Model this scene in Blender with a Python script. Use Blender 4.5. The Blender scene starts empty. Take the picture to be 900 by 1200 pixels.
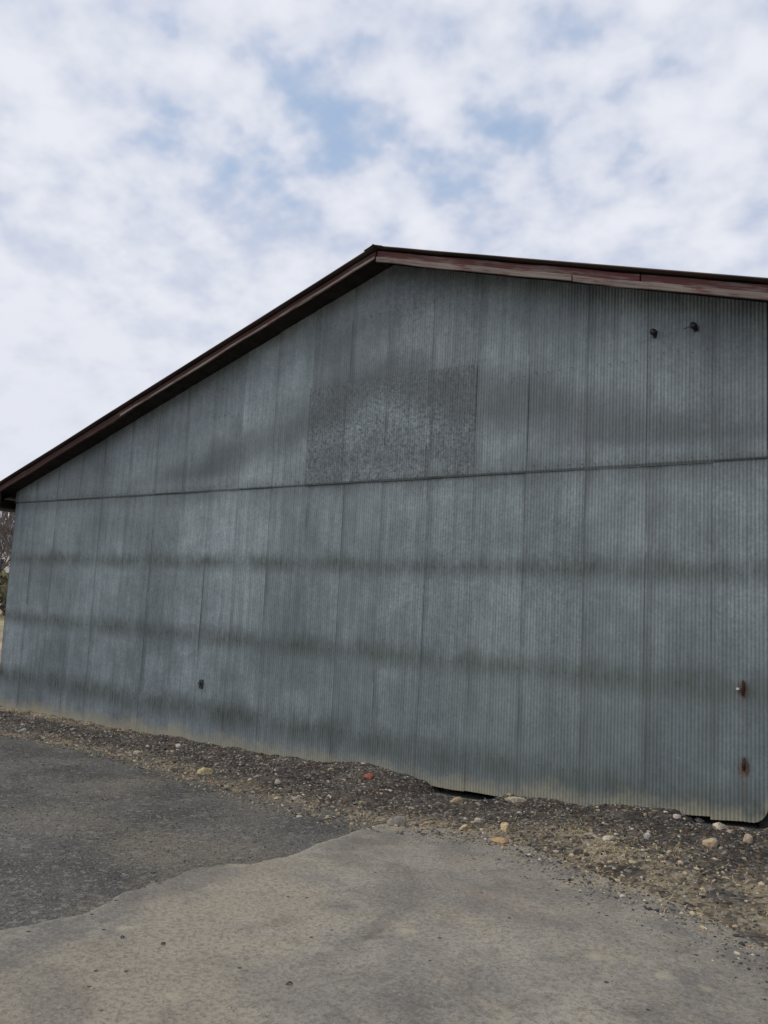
import bpy, bmesh, math, random
import numpy as np
from mathutils import Vector, Matrix

random.seed(7)
rng = np.random.default_rng(7)
SC = bpy.context.scene
COL = SC.collection
R = math.radians

# ------------------------------------------------------------------ camera
CAM_Z = 1.65
YAW, TILT, ROLL = -36.9375, 6.1799, 2.842
def cam_axes():
    ya, ti, ro = R(YAW), R(TILT), R(ROLL)
    fwd = Vector((math.sin(ya)*math.cos(ti), math.cos(ya)*math.cos(ti), math.sin(ti)))
    right = Vector((math.cos(ya), -math.sin(ya), 0))
    up = right.cross(fwd)
    r = math.cos(ro)*right + math.sin(ro)*up
    u = -math.sin(ro)*right + math.cos(ro)*up
    return r, u, fwd
cr, cu, cf = cam_axes()
camd = bpy.data.cameras.new('camera'); cam = bpy.data.objects.new('camera', camd); COL.objects.link(cam)
m = Matrix((cr, cu, -cf)).transposed().to_4x4(); m.translation = Vector((0, -7.2551, CAM_Z))
cam.matrix_world = m
camd.sensor_fit = 'VERTICAL'; camd.sensor_height = 36.0; camd.lens = 36.0*942.3/1200
camd.clip_start = 0.05; camd.clip_end = 3000
SC.camera = cam

# ------------------------------------------------------------------ light
SUN_EL, SUN_AZ = 52.0, -125.0           # azimuth from +Y towards +X, degrees
SC.view_settings.view_transform = 'Standard'; SC.view_settings.look = 'None'
SC.view_settings.exposure = 0.15; SC.view_settings.gamma = 1.0; SC.view_settings.use_curve_mapping = False
sl = bpy.data.lights.new('sun', 'SUN'); sl.energy = 1.5; sl.angle = R(28); sl.color = (1.0, 0.92, 0.80)
so = bpy.data.objects.new('sun', sl); COL.objects.link(so)
sd = Vector((math.sin(R(SUN_AZ))*math.cos(R(SUN_EL)), math.cos(R(SUN_AZ))*math.cos(R(SUN_EL)), math.sin(R(SUN_EL))))
so.rotation_euler = sd.to_track_quat('Z', 'Y').to_euler(); so.location = sd*60

# ------------------------------------------------------------------ node helpers
class NT:
    def __init__(s, nt): s.nt = nt
    def n(s, t, **kw):
        nd = s.nt.nodes.new(t)
        for k, v in kw.items(): setattr(nd, k, v)
        return nd
    def set(s, sock, v):
        if isinstance(v, bpy.types.NodeSocket): s.nt.links.new(v, sock)
        elif isinstance(v, (tuple, list)):
            v = tuple(v)
            if sock.type == 'RGBA' and len(v) == 3: v = v + (1,)
            sock.default_value = v
        else: sock.default_value = v
    def m(s, op, a, b=0.0, c=0.0, clamp=False):
        nd = s.n('ShaderNodeMath', operation=op, use_clamp=clamp)
        s.set(nd.inputs[0], a); s.set(nd.inputs[1], b); s.set(nd.inputs[2], c)
        return nd.outputs[0]
    def add(s, a, b): return s.m('ADD', a, b)
    def sub(s, a, b): return s.m('SUBTRACT', a, b)
    def mul(s, a, b): return s.m('MULTIPLY', a, b)
    def ss(s, x, a, b, lo=0.0, hi=1.0):          # smoothstep; a may exceed b
        nd = s.n('ShaderNodeMapRange', interpolation_type='SMOOTHSTEP')
        if a > b: a, b, lo, hi = b, a, hi, lo
        s.set(nd.inputs[0], x); s.set(nd.inputs[1], a); s.set(nd.inputs[2], b); s.set(nd.inputs[3], lo); s.set(nd.inputs[4], hi)
        return nd.outputs[0]
    def mix(s, f, a, b, mode='MIX'):
        nd = s.n('ShaderNodeMix', data_type='RGBA', blend_type=mode, clamp_factor=True)
        s.set(nd.inputs[0], f); s.set(nd.inputs[6], a); s.set(nd.inputs[7], b)
        return nd.outputs[2]
    def xyz(s, x, y, z):
        nd = s.n('ShaderNodeCombineXYZ'); s.set(nd.inputs[0], x); s.set(nd.inputs[1], y); s.set(nd.inputs[2], z)
        return nd.outputs[0]
    def sep(s, v):
        nd = s.n('ShaderNodeSeparateXYZ'); s.set(nd.inputs[0], v); return nd.outputs
    def noise(s, v, scale, detail=4, rough=0.55, dist=0.0, out=0):
        nd = s.n('ShaderNodeTexNoise'); s.set(nd.inputs['Vector'], v); s.set(nd.inputs['Scale'], scale)
        s.set(nd.inputs['Detail'], detail); s.set(nd.inputs['Roughness'], rough); s.set(nd.inputs['Distortion'], dist)
        return nd.outputs[out]
    def voro(s, v, scale, feature='F1', out='Color', rand=1.0):
        nd = s.n('ShaderNodeTexVoronoi', feature=feature); s.set(nd.inputs['Vector'], v); s.set(nd.inputs['Scale'], scale)
        s.set(nd.inputs['Randomness'], rand)
        return nd.outputs[out]
    def attr(s, name, typ='GEOMETRY', out='Fac'):
        nd = s.n('ShaderNodeAttribute', attribute_name=name, attribute_type=typ); return nd.outputs[out]
    def pos(s): return s.n('ShaderNodeNewGeometry').outputs['Position']
    def bump(s, h, strength, dist):
        nd = s.n('ShaderNodeBump'); s.set(nd.inputs['Height'], h); nd.inputs['Strength'].default_value = strength
        nd.inputs['Distance'].default_value = dist
        return nd.outputs[0]
    def val(s, c, f):                            # scale a colour by a factor socket
        return s.mix(1.0, c, s.xyz(f, f, f), 'MULTIPLY')
def material(name):
    mt = bpy.data.materials.new(name); mt.use_nodes = True
    nt = mt.node_tree; b = nt.nodes['Principled BSDF']
    return mt, NT(nt), b

# ------------------------------------------------------------------ world: sky with broken thin cloud
w = bpy.data.worlds.new('World'); SC.world = w; w.use_nodes = True
t = NT(w.node_tree); bg = w.node_tree.nodes['Background']
sky = t.n('ShaderNodeTexSky', sky_type='NISHITA', sun_disc=False)
sky.sun_elevation = R(SUN_EL); sky.sun_rotation = R(SUN_AZ); sky.air_density = 1.0; sky.dust_density = 1.5; sky.ozone_density = 1.0
dirv = t.n('ShaderNodeTexCoord').outputs['Generated']
dx, dy, dz = t.sep(dirv)[:3]
zc = t.add(t.m('MAXIMUM', dz, 0.0), 0.42)
pv = t.xyz(t.m('DIVIDE', dx, zc), t.m('DIVIDE', dy, zc), 0.0)
OFF = (0.0, 0.0, 0.0)
rotn = t.n('ShaderNodeVectorRotate', rotation_type='Z_AXIS'); t.set(rotn.inputs['Vector'], dirv); rotn.inputs['Angle'].default_value = R(-8)
dx, dy = t.sep(rotn.outputs[0])[:2]
pv = t.n('ShaderNodeVectorMath', operation='ADD'); t.set(pv.inputs[0], t.xyz(t.m('DIVIDE', dx, zc), t.m('DIVIDE', dy, zc), 0.0)); pv.inputs[1].default_value = OFF; pv = pv.outputs[0]
nA = t.noise(pv, 1.9, 2, 0.5)
nB = t.noise(pv, 11.0, 3, 0.5, 0.1)
nC = t.noise(pv, 26.0, 4, 0.6)
puff = t.add(t.mul(nB, 0.8), t.mul(nC, 0.2))
cover = t.add(t.mul(puff, 1.1), t.mul(t.sub(nA, 0.5), 1.0))
gap = t.ss(cover, 0.50, 0.22)                       # 1 in the blue holes
gap = t.mul(gap, t.ss(dz, 0.36, 0.50, 0.0, 0.78))
shade = t.ss(t.add(t.mul(puff, 0.75), t.mul(nA, 0.45)), 0.44, 0.72)
shade = t.add(t.mul(t.sub(shade, .72), t.ss(dz, .12, .45, .3, 1.0)), .72)
cloud = t.mix(shade, (5.1, 5.55, 6.8), (7.35, 7.55, 8.15))
blue = t.mix(0.6, sky.outputs[0], (3.7, 5.4, 7.7))
c = t.mix(gap, cloud, blue)
t.set(bg.inputs[0], c); bg.inputs[1].default_value = 0.1

# ------------------------------------------------------------------ numpy noise
def _hash(ix, iy, s):
    h = (ix*374761393 + iy*668265263 + s*974634777) & 0xffffffff
    h = ((h ^ (h >> 13))*1274126177) & 0xffffffff
    return ((h ^ (h >> 16)) & 0xffff)/65535.0
def vnoise(x, y, s=0):
    x = np.asarray(x, float); y = np.asarray(y, float)
    ix = np.floor(x).astype(np.int64); iy = np.floor(y).astype(np.int64)
    fx = x-ix; fy = y-iy; fx = fx*fx*(3-2*fx); fy = fy*fy*(3-2*fy)
    a = _hash(ix, iy, s); b = _hash(ix+1, iy, s); c_ = _hash(ix, iy+1, s); d = _hash(ix+1, iy+1, s)
    return (a*(1-fx)+b*fx)*(1-fy)+(c_*(1-fx)+d*fx)*fy
def fbm(x, y, o=4, s=0):
    r = 0; a = 1; tot = 0
    for i in range(o):
        r = r + a*vnoise(np.asarray(x)*2**i+13.7*i, np.asarray(y)*2**i+7.1*i, s+i); tot += a; a *= 0.5
    return r/tot*2-1
def sstep(x, a, b):
    q = np.clip((x-a)/(b-a), 0, 1); return q*q*(3-2*q)

# ------------------------------------------------------------------ object helpers
def tag(o, label=None, cat=None, group=None, kind=None):
    if label: o['label'] = label
    if cat: o['category'] = cat
    if group: o['group'] = group
    if kind: o['kind'] = kind
    return o
def empty(name, loc=(0, 0, 0), rz=0):
    o = bpy.data.objects.new(name, None); COL.objects.link(o); o.location = loc; o.rotation_euler.z = rz
    o.empty_display_size = 0.3
    return o
def mesh_obj(name, verts, faces, mat=None, parent=None, smooth=False):
    me = bpy.data.meshes.new(name); me.from_pydata([tuple(v) for v in verts], [], [tuple(f) for f in faces]); me.update()
    if smooth: me.polygons.foreach_set('use_smooth', [True]*len(me.polygons))
    if mat: me.materials.append(mat)
    o = bpy.data.objects.new(name, me); COL.objects.link(o)
    if parent: o.parent = parent
    return o
def fast_mesh(name, V, F, mat=None, parent=None, smooth=True):
    """V (n,3) array, F (m,k) index array of equal-sized faces"""
    me = bpy.data.meshes.new(name); k = F.shape[1]
    me.vertices.add(len(V)); me.vertices.foreach_set('co', np.ascontiguousarray(V, np.float32).ravel())
    me.loops.add(F.size); me.loops.foreach_set('vertex_index', np.ascontiguousarray(F, np.int32).ravel())
    me.polygons.add(len(F)); me.polygons.foreach_set('loop_start', np.arange(0, F.size, k, dtype=np.int32))
    me.polygons.foreach_set('loop_total', np.full(len(F), k, np.int32))
    me.polygons.foreach_set('use_smooth', np.full(len(F), smooth))
    me.update(calc_edges=True); me.validate()
    if mat: me.materials.append(mat)
    o = bpy.data.objects.new(name, me); COL.objects.link(o)
    if parent: o.parent = parent
    return o
def fattr(o, name, arr, dom='POINT'):
    a = o.data.attributes.new(name, 'FLOAT', dom); a.data.foreach_set('value', np.ascontiguousarray(arr, np.float32).ravel())
def cattr(o, name, arr, dom='POINT'):
    a = o.data.attributes.new(name, 'FLOAT_COLOR', dom); a.data.foreach_set('color', np.ascontiguousarray(arr, np.float32).ravel())
def grid_faces(nx, ny):
    i = np.arange(nx*ny).reshape(ny, nx)
    return np.stack([i[:-1, :-1].ravel(), i[:-1, 1:].ravel(), i[1:, 1:].ravel(), i[1:, :-1].ravel()], 1)
def prism(pts, depth_vec):
    """closed polygon pts (3D) extruded by depth_vec"""
    n = len(pts); d = Vector(depth_vec)
    V = [Vector(p) for p in pts] + [Vector(p)+d for p in pts]
    F = [tuple(range(n))[::-1], tuple(range(n, 2*n))] + [(i, (i+1) % n, n+(i+1) % n, n+i) for i in range(n)]
    return V, F
def box(x0, x1, y0, y1, z0, z1):
    return prism([(x0, y0, z0), (x1, y0, z0), (x1, y1, z0), (x0, y1, z0)], (0, 0, z1-z0))
def bevel(o, w_=0.006, seg=1):
    md = o.modifiers.new('bevel', 'BEVEL'); md.width = w_; md.segments = seg; md.limit_method = 'ANGLE'
    return o

# ------------------------------------------------------------------ ground heights
WX = np.array([-40, -13.3, -10.8, -8.2, -7.2, -6.07, -4.94, -4.41, -3.73, -2.87, -2.12, -1.64, -1.0, 3, 40.])
WZ = np.array([-.46, -.46, -.42, -.335, -.32, -.27, -.225, -.235, -.20, -.12, -.035, 0.02, 0.05, .15, .2])
def sheet_base(x): return np.interp(x, WX, WZ)
def g(x, y):
    x = np.asarray(x, float); y = np.asarray(y, float)
    zw = np.interp(x, WX, WZ) - 0.07
    k = np.clip((y+7.25)/7.25, 0, 1)
    far = sstep(np.hypot(x+5, y), 25, 60)
    return zw*k*(1-far) + far*(-0.55)
def unproject(px, py, surf=g, z_off=0.0):
    d = cf + cr*((px-450)/942.3) + cu*((600-py)/942.3)
    lo, hi = 0.5, 400.0
    tt = np.linspace(lo, 120, 6000)
    P = np.array([0, -7.2551, CAM_Z])[None]+tt[:, None]*np.array(d)[None]
    dz_ = P[:, 2]-surf(P[:, 0], P[:, 1])-z_off
    i = int(np.argmax(dz_ < 0))
    return P[i]
def poly_dist(x, y, poly):
    """signed distance to a closed polygon, positive inside"""
    x = np.asarray(x); y = np.asarray(y)
    best = np.full(x.shape, 1e9); inside = np.zeros(x.shape, bool)
    n = len(poly)
    for i in range(n):
        ax, ay = poly[i]; bx, by = poly[(i+1) % n]
        ex, ey = bx-ax, by-ay; L = ex*ex+ey*ey+1e-12
        tt = np.clip(((x-ax)*ex+(y-ay)*ey)/L, 0, 1)
        best = np.minimum(best, np.hypot(x-ax-tt*ex, y-ay-tt*ey))
        cond = ((ay > y) != (by > y))
        xi = ax+(y-ay)/(by-ay+1e-12)*ex
        inside ^= cond & (x < xi)
    return np.where(inside, best, -best)

pave_px = [(0, 1092), (60, 1084), (105, 1074), (140, 1054), (200, 1030), (250, 1018), (290, 1017), (340, 1004), (370, 991), (400, 979), (440, 968),
           (470, 967), (520, 972), (580, 981), (640, 1000), (690, 1024), (740, 1042), (800, 1064), (850, 1088), (900, 1116)]
pave = [tuple(unproject(*p)[:2]) for p in pave_px]
pave = [(pave[0][0]-6.0, pave[0][1]-1.6)] + pave + [(1.6, -4.55), (6, -6), (14, -9), (14, -22), (-24, -22), (-24, -8)]
verge_px = [(0, 862), (60, 869), (130, 884), (200, 905), (300, 936), (380, 957), (440, 972), (520, 978), (580, 987), (640, 1006), (690, 1030), (740, 1048), (800, 1070), (850, 1094), (900, 1122)]
vp = [unproject(*p) for p in verge_px]
VEX = np.array([-40]+[p[0] for p in vp]+[1.2, 6, 20]); VEY = np.array([vp[0][1]-.2]+[p[1] for p in vp]+[-4.6, -5, -5])
def verge_edge(x): return np.interp(x, VEX, VEY)

def axis(parts):
    a = [np.arange(p0, p1, st) for p0, p1, st in parts]
    return np.append(np.concatenate(a), parts[-1][1])

# --- materials of the ground
def dusty(t, p, lo, hi, sc, a, b, det=5): return t.mix(t.ss(t.noise(p, sc, det, 0.6), a, b), lo, hi)

mt_far, t, b = material('field_soil')
p = t.pos()
cc = dusty(t, p, (.19, .15, .095), (.42, .34, .20), 0.22, .36, .64)
cc = t.mix(t.ss(t.noise(p, 6, 6, .7), .4, .7, 0, .5), cc, (.25, .21, .13))
t.set(b.inputs['Base Color'], cc); b.inputs['Roughness'].default_value = .95
t.set(b.inputs['Normal'], t.bump(t.noise(p, 14, 8, .7), .5, .06))

mt_lot, t, b = material('asphalt_gravel')
p = t.pos()
cc = dusty(t, p, (.066, .064, .060), (.130, .124, .112), .9, .36, .64, 7)
dust = t.ss(t.noise(p, .7, 7, .7), .49, .66, 0, .65)
cc = t.mix(dust, cc, (.185, .162, .125))
st = t.voro(p, 70); sx = t.sep(st)[0]
cc = t.mix(t.ss(sx, .70, 1.0, 0, .6), cc, (.23, .225, .21))
cc = t.mix(t.ss(t.sep(st)[1], .72, 1.0, 0, .7), cc, (.032, .031, .03))
st2 = t.voro(p, 28); cc = t.mix(t.ss(t.sep(st2)[0], .84, 1.0, 0, .5), cc, (.26, .25, .23))
t.set(b.inputs['Base Color'], cc); b.inputs['Roughness'].default_value = .92; b.inputs['Specular IOR Level'].default_value = .25
hh = t.add(t.mul(t.voro(p, 70, out='Distance'), -1.0), t.mul(t.noise(p, 30, 5, .7), 1.2))
t.set(b.inputs['Normal'], t.bump(hh, .8, .012))

mt_pave, t, b = material('worn_pavement')
p = t.pos()
cc = dusty(t, p, (.27, .256, .23), (.435, .405, .345), .8, .38, .62, 7)
cc = t.mix(t.ss(t.noise(p, 2.4, 8, .68, .6), .47, .66, 0, .75), cc, (.46, .41, .32))
cc = t.mix(t.ss(t.noise(p, 1.7, 8, .72, 1.0), .52, .68, 0, .7), cc, (.20, .178, .155))
cc = t.mix(t.ss(t.noise(p, 1.1, 6, .65), .55, .68, 0, .4), cc, (.30, .215, .175))
ledge = t.ss(t.noise(p, 3, 5, .6), .40, .58)
cc = t.mix(t.ss(t.add(t.attr('edge'), t.mul(t.sub(t.noise(p, 1.5, 5, .6), .5), 1.2)), 1.5, .1, 0, .75), cc, t.mix(ledge, (.185, .178, .165), (.34, .315, .265)))
cc = t.mix(t.mul(t.ss(t.attr('edge'), .11, .01, 0, .8), t.ss(t.noise(p, 2.2, 4, .6), .42, .55)), cc, (.40, .365, .29))
cc = t.mix(t.ss(t.noise(p, .42, 6, .65, .5), .46, .58, 0, .6), cc, (.45, .395, .30))
cc = t.mix(t.ss(t.noise(p, .55, 6, .62, 1.2), .52, .64, 0, .5), cc, (.165, .155, .143))
fine = t.noise(p, 38, 6, .85)
cc = t.mix(t.ss(fine, .45, .60, .0, .6), cc, (.12, .11, .095))
cc = t.mix(t.ss(t.noise(p, 50, 5, .85), .52, .64, 0, .55), cc, (.48, .44, .37))
vv = t.voro(p, 9.5, out='Distance'); vc = t.sep(t.voro(p, 9.5))
spot = t.mul(t.ss(vv, .13, .05), t.ss(vc[0], .62, .66))
cc = t.mix(t.mul(spot, .8), cc, (.03, .028, .025))
spw = t.mul(t.ss(t.add(t.voro(p, 3.3, out='Distance'), t.mul(t.noise(p, 14, 4, .6), .3)), .36, .2), t.ss(t.sep(t.voro(p, 3.3))[1], .74, .8))
cc = t.mix(t.mul(spw, .6), cc, (.50, .45, .33))
t.set(b.inputs['Base Color'], cc); b.inputs['Roughness'].default_value = .9; b.inputs['Specular IOR Level'].default_value = .3
hh = t.add(t.mul(fine, 1.3), t.add(t.noise(p, 12, 6, .7), t.mul(spot, -1.8)))
t.set(b.inputs['Normal'], t.bump(hh, .8, .02))

mt_verge, t, b = material('dirt_and_gravel')
p = t.pos()
cc = dusty(t, p, (.05, .046, .042), (.13, .117, .10), 3.2, .36, .64, 6)
tanm = t.mul(t.attr('tan'), t.ss(t.noise(p, 2.3, 7, .7), .40, .58))
cc = t.mix(tanm, cc, t.mix(t.ss(t.noise(p, 18, 5, .65), .35, .65), (.25, .205, .135), (.50, .43, .30)))
st = t.voro(p, 36); sx = t.sep(st)
cc = t.mix(t.ss(sx[0], .80, 1.0, 0, .7), cc, (.36, .33, .29))
cc = t.mix(t.ss(sx[1], .6, .95, 0, .7), cc, (.028, .026, .025))
cc = t.mix(t.ss(sx[2], .88, 1.0, 0, .6), cc, (.25, .16, .10))
t.set(b.inputs['Base Color'], cc); b.inputs['Roughness'].default_value = .95; b.inputs['Specular IOR Level'].default_value = .2
hh = t.add(t.mul(t.voro(p, 36, out='Distance'), -1.0), t.mul(t.noise(p, 40, 6, .75), 1.4))
t.set(b.inputs['Normal'], t.bump(hh, .9, .025))

# --- sheets of ground
def height_sheet(name, xs, ys, zf, mat, **attrs):
    X, Y = np.meshgrid(xs, ys); Z = zf(X, Y)
    o = fast_mesh(name, np.stack([X.ravel(), Y.ravel(), Z.ravel()], 1), grid_faces(len(xs), len(ys)), mat)
    for k, f in attrs.items(): fattr(o, k, f(X, Y))
    o['kind'] = 'structure'
    return o
def hill_h(x, y):
    d = np.hypot(x, y); az = np.arctan2(-x, y)
    m_ = sstep(az, R(25), R(50))*(1-sstep(az, R(95), R(120)))
    return 11*sstep(d, 75, 190)*m_
fx = axis([(-600, -100, 50), (-100, -40, 6), (-40, 20, 1.0), (20, 80, 6), (80, 601, 50)])
height_sheet('ground', fx, fx, lambda x, y: g(x, y)-.10+hill_h(x, y)+.1*fbm(x*.1, y*.1, 3, 5)*sstep(np.hypot(x, y), 25, 50), mt_far)

lot_poly = [(-34, -.6), (14, -.6), (14, -22), (-34, -22)]
def lot_z(x, y): return g(x, y) + .022*fbm(x*1.3, y*1.3, 4, 21) + .006*fbm(x*14, y*14, 2, 4)
height_sheet('gravel_lot', axis([(-34, -15, .5), (-15, 3, .06), (3, 14.1, .5)]), axis([(-22, -7, .5), (-7, .2, .06)]), lot_z, mt_lot)

def verge_top(x, y):
    """height of the berm of spoil along the wall"""
    e = verge_edge(x) + .22*fbm(x*1.9, y*1.9, 3, 61)
    tt = (y-e)/np.maximum(.3-e, .2)
    prof = sstep(tt, 0, .25)*(1-.25*sstep(tt, .55, 1.0))
    base = g(x, y)
    bump = (.055+.035*fbm(x*.9, 3+y*.4, 3, 9))*prof + (.035*fbm(x*3.1, y*3.1, 4, 31)+.02*fbm(x*11, y*11, 3, 37))*sstep(tt, -.05, .3)
    z = base + bump
    # at the wall the soil meets the sheets' lower edge
    k = sstep(y, -.75, -.05)
    wallz = sheet_base(x) + .03 + .028*fbm(x*1.7, 0*y, 4, 77)
    for x0, x1, dp in ((-4.75, -3.75, .15), (-2.2, -1.3, .11), (-3.3, -2.75, .04)):
        wallz = wallz - dp*sstep(x, x0, x0+.25)*(1-sstep(x, x1-.25, x1))*sstep(y, -.55, -.12)
    wallz = wallz + .055*np.exp(-((x+5.55)/.38)**2)           # the heap of chippings against the wall
    z = z*(1-k) + (wallz+.02*fbm(x*8, y*8, 3, 12))*k
    z = np.where(tt < 0, lot_z(x, y)-np.clip(-tt*.5, 0, .08), z)
    return z
def tan_f(x, y):
    e = verge_edge(x); d = y-e
    band = np.exp(-((d-.02)/.22)**2)*.9*(1-sstep(x, -6.5, -5.5)*.45)
    right = sstep(x, -3.4, -2.3)*np.exp(-((d-.55)/.38)**2)*1.1
    farl = (1-sstep(x, -11.5, -8.5))*sstep(y, -.5, -.12)*1.2
    mid = np.exp(-((x+4.2)/1.2)**2)*np.exp(-((d-.2)/.3)**2)*.7
    return np.clip(band+right+farl+mid, 0, 1)
height_sheet('dirt_verge', axis([(-22, -14, .12), (-14, -8, .05), (-8, .6, .03), (.6, 9, .2)]), axis([(-5.0, .45, .03)]), verge_top, mt_verge, tan=tan_f)

def pave_sd(x, y): return poly_dist(x, y, pave) + .05*fbm(x*2.4, y*2.4, 4, 41) + .05*fbm(x*7, y*7, 4, 43)
def pave_z(x, y):
    sdv = pave_sd(x, y)
    zp = g(x, y) + .012*fbm(x*.9, y*.9, 3, 51) + .004*fbm(x*9, y*9, 3, 53)
    th = .038*sstep(sdv, -.015, .06) - .012
    th = np.where(sdv < -.015, -.012+np.maximum(sdv+.015, -.4)*.35, th)
    fade = sstep(x, -6.6, -4.2)*(1-.7*sstep(x, -2.6, -1.4))                  # the broken edge thins out to the left
    return zp + th*(.35+.65*fade) + np.where(sdv > 0, .022*(1-fade), 0)
height_sheet('pavement', axis([(-24, -9, .4), (-9, 1.6, .03), (1.6, 14.1, .4)]), axis([(-22, -6.6, .4), (-6.6, -1.4, .03)]), pave_z, mt_pave,
             edge=lambda x, y: np.clip(pave_sd(x, y), 0, 3))

# ------------------------------------------------------------------ the barn
SEAM, GIRT = 3.015, 0.986
AX, PITCH = -5.49, 0.30                        # ridge position along the wall, roof slope
RZ = 5.625                                     # ridge height of the roof's upper face, at the rake
OV = 0.34                                     # overhang of the rake in front of the wall
XL, XR = -13.42, -1.445
def roof_z(x): return RZ - PITCH*abs(x-AX)

barn = empty('metal_barn', (0, 0, 0))
tag(barn, 'weathered grey corrugated metal barn with peeling red-brown gable boards', 'barn')

mt_wall, t, b = material('galvanised_sheet')
p = t.pos(); x, y, z = t.sep(p)[:3]
tone = t.attr('tone', 'OBJECT'); spg = t.attr('spangle', 'OBJECT')
hb = t.attr('hb'); ed = t.attr('ed')
n1 = t.noise(p, .7, 5, .6); n2 = t.noise(p, 4.0, 6, .65)
streak = t.noise(t.xyz(t.mul(x, 16), 0, t.mul(z, .55)), 1.0, 6, .65)
streak2 = t.noise(t.xyz(t.mul(x, 60), 3, t.mul(z, 1.3)), 1.0, 4, .65)
patch_flat = t.mul(spg, .85)
n1 = t.add(t.mul(n1, t.sub(1.0, patch_flat)), t.mul(.5, patch_flat))
cc = t.mix(t.ss(n1, .32, .68), (.176, .211, .222), (.286, .333, .348))
f = t.mul(t.ss(streak, .3, .7, .83, 1.13), t.ss(n2, .3, .7, .86, 1.1))
f = t.mul(f, tone)
cc = t.val(cc, f)
# spangle of the zinc
vz = t.sep(t.voro(t.xyz(x, 0, z), 52)); vz2 = t.sep(t.voro(t.xyz(x, 2, z), 30))
sp = t.add(t.mul(t.sub(vz[0], .5), .55), t.mul(t.sub(vz2[1], .5), .28))
sp = t.add(1.0, t.mul(sp, t.add(.34, t.mul(t.mul(spg, 1.0), .95))))
cc = t.val(cc, sp)
# dirt lines over the girts
wob = t.mul(t.sub(n2, .5), .22)
dirt = None
for zk, wd, a in ((SEAM-.05, .22, .55), (SEAM-GIRT, .19, .85), (SEAM-2*GIRT, .21, .85), (SEAM-3*GIRT+.02, .27, .95)):
    dd = t.m('ABSOLUTE', t.add(t.sub(z, zk), wob))
    bnd = t.mul(t.ss(dd, wd, 0.0), a)
    dirt = bnd if dirt is None else t.m('MAXIMUM', dirt, bnd)
dirt = t.mul(dirt, t.ss(t.noise(t.xyz(t.mul(x, 1.6), 2, z), 1, 5, .65), .32, .6, .4, 1.1))
dirt = t.mul(dirt, t.ss(t.noise(t.xyz(t.mul(x, 30), 3, t.mul(z, 3)), 1.0, 3, .6), .30, .62, .55, 1.08))
cc = t.mix(t.mul(dirt, .8), cc, (.078, .088, .078))
# long soiled bands that follow the rake and the purlins of the gable
dr = t.sub(t.sub(RZ-.2, t.mul(t.m('ABSOLUTE', t.sub(x, AX)), PITCH)), z)
upz = t.ss(z, SEAM+.05, SEAM+.25)
drw = t.add(dr, t.mul(t.sub(t.noise(p, 1.2, 4, .6), .5), .7))
b1 = t.mul(t.ss(t.m('ABSOLUTE', t.sub(drw, 1.22)), .5, .05), .75)
left = t.ss(x, -8.0, -9.6)
b2 = t.mul(t.mul(t.ss(t.m('ABSOLUTE', t.sub(drw, 2.1)), .45, .1), .4), t.sub(1.0, left))
ub = t.mul(t.m('MAXIMUM', b1, b2), upz)
cc = t.mix(t.mul(ub, .78), cc, (.066, .078, .08))
# dark drip line under the lap
lap = t.mul(t.ss(t.m('ABSOLUTE', t.sub(z, SEAM-.022)), .022, .004), t.ss(streak2, .2, .5, .5, 1))
cc = t.mix(t.mul(lap, .7), cc, (.03, .034, .034))
drip = t.mul(t.mul(t.ss(z, SEAM-.6, SEAM), t.ss(z, SEAM+.02, SEAM)), t.ss(streak2, .56, .74))
cc = t.mix(t.mul(drip, .5), cc, (.075, .085, .085))
# grime held in the side laps; the thin lines also paint in lap shade
edn = t.mul(t.ss(ed, .010, .002), t.ss(t.noise(t.xyz(t.mul(x, 1.7), 5, t.mul(z, 1.6)), 1, 4, .6), .3, .55, .25, 1.0))
edw = t.mul(t.ss(ed, .12, .0), t.ss(t.noise(t.xyz(t.mul(x, 2.2), 9, t.mul(z, .9)), 1, 5, .6), .40, .66, 0, .75))
cc = t.mix(t.mul(edn, .65), cc, (.04, .045, .045))
cc = t.mix(edw, cc, (.09, .10, .098))
# algae, lower right
alg = t.mul(t.mul(t.ss(z, 2.2, .3), t.ss(x, -8.5, -3.5)), t.ss(n1, .3, .6, .3, .75))
cc = t.mix(t.mul(alg, .7), cc, (.145, .175, .16))
# dusty splash along the foot of the sheets
spl = t.mul(t.ss(t.add(hb, t.add(t.mul(t.sub(t.noise(p, 1.6, 6, .65), .5), .5), t.add(t.mul(t.sub(t.noise(p, 14, 5, .7), .5), .25), t.ss(x, -9, -4, 0.0, .07)))), .27, .0), t.ss(streak2, .15, .6, .55, 1.0))
cc = t.mix(t.mul(spl, .9), cc, (.42, .38, .27))
# chalky scuffs and specks
speck = t.mul(t.ss(t.voro(t.xyz(x, 7, z), 13, out='Distance'), .1, .03), t.ss(t.sep(t.voro(t.xyz(x, 7, z), 13))[0], .93, .95))
cc = t.mix(t.mul(speck, .6), cc, (.5, .53, .53))
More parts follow.
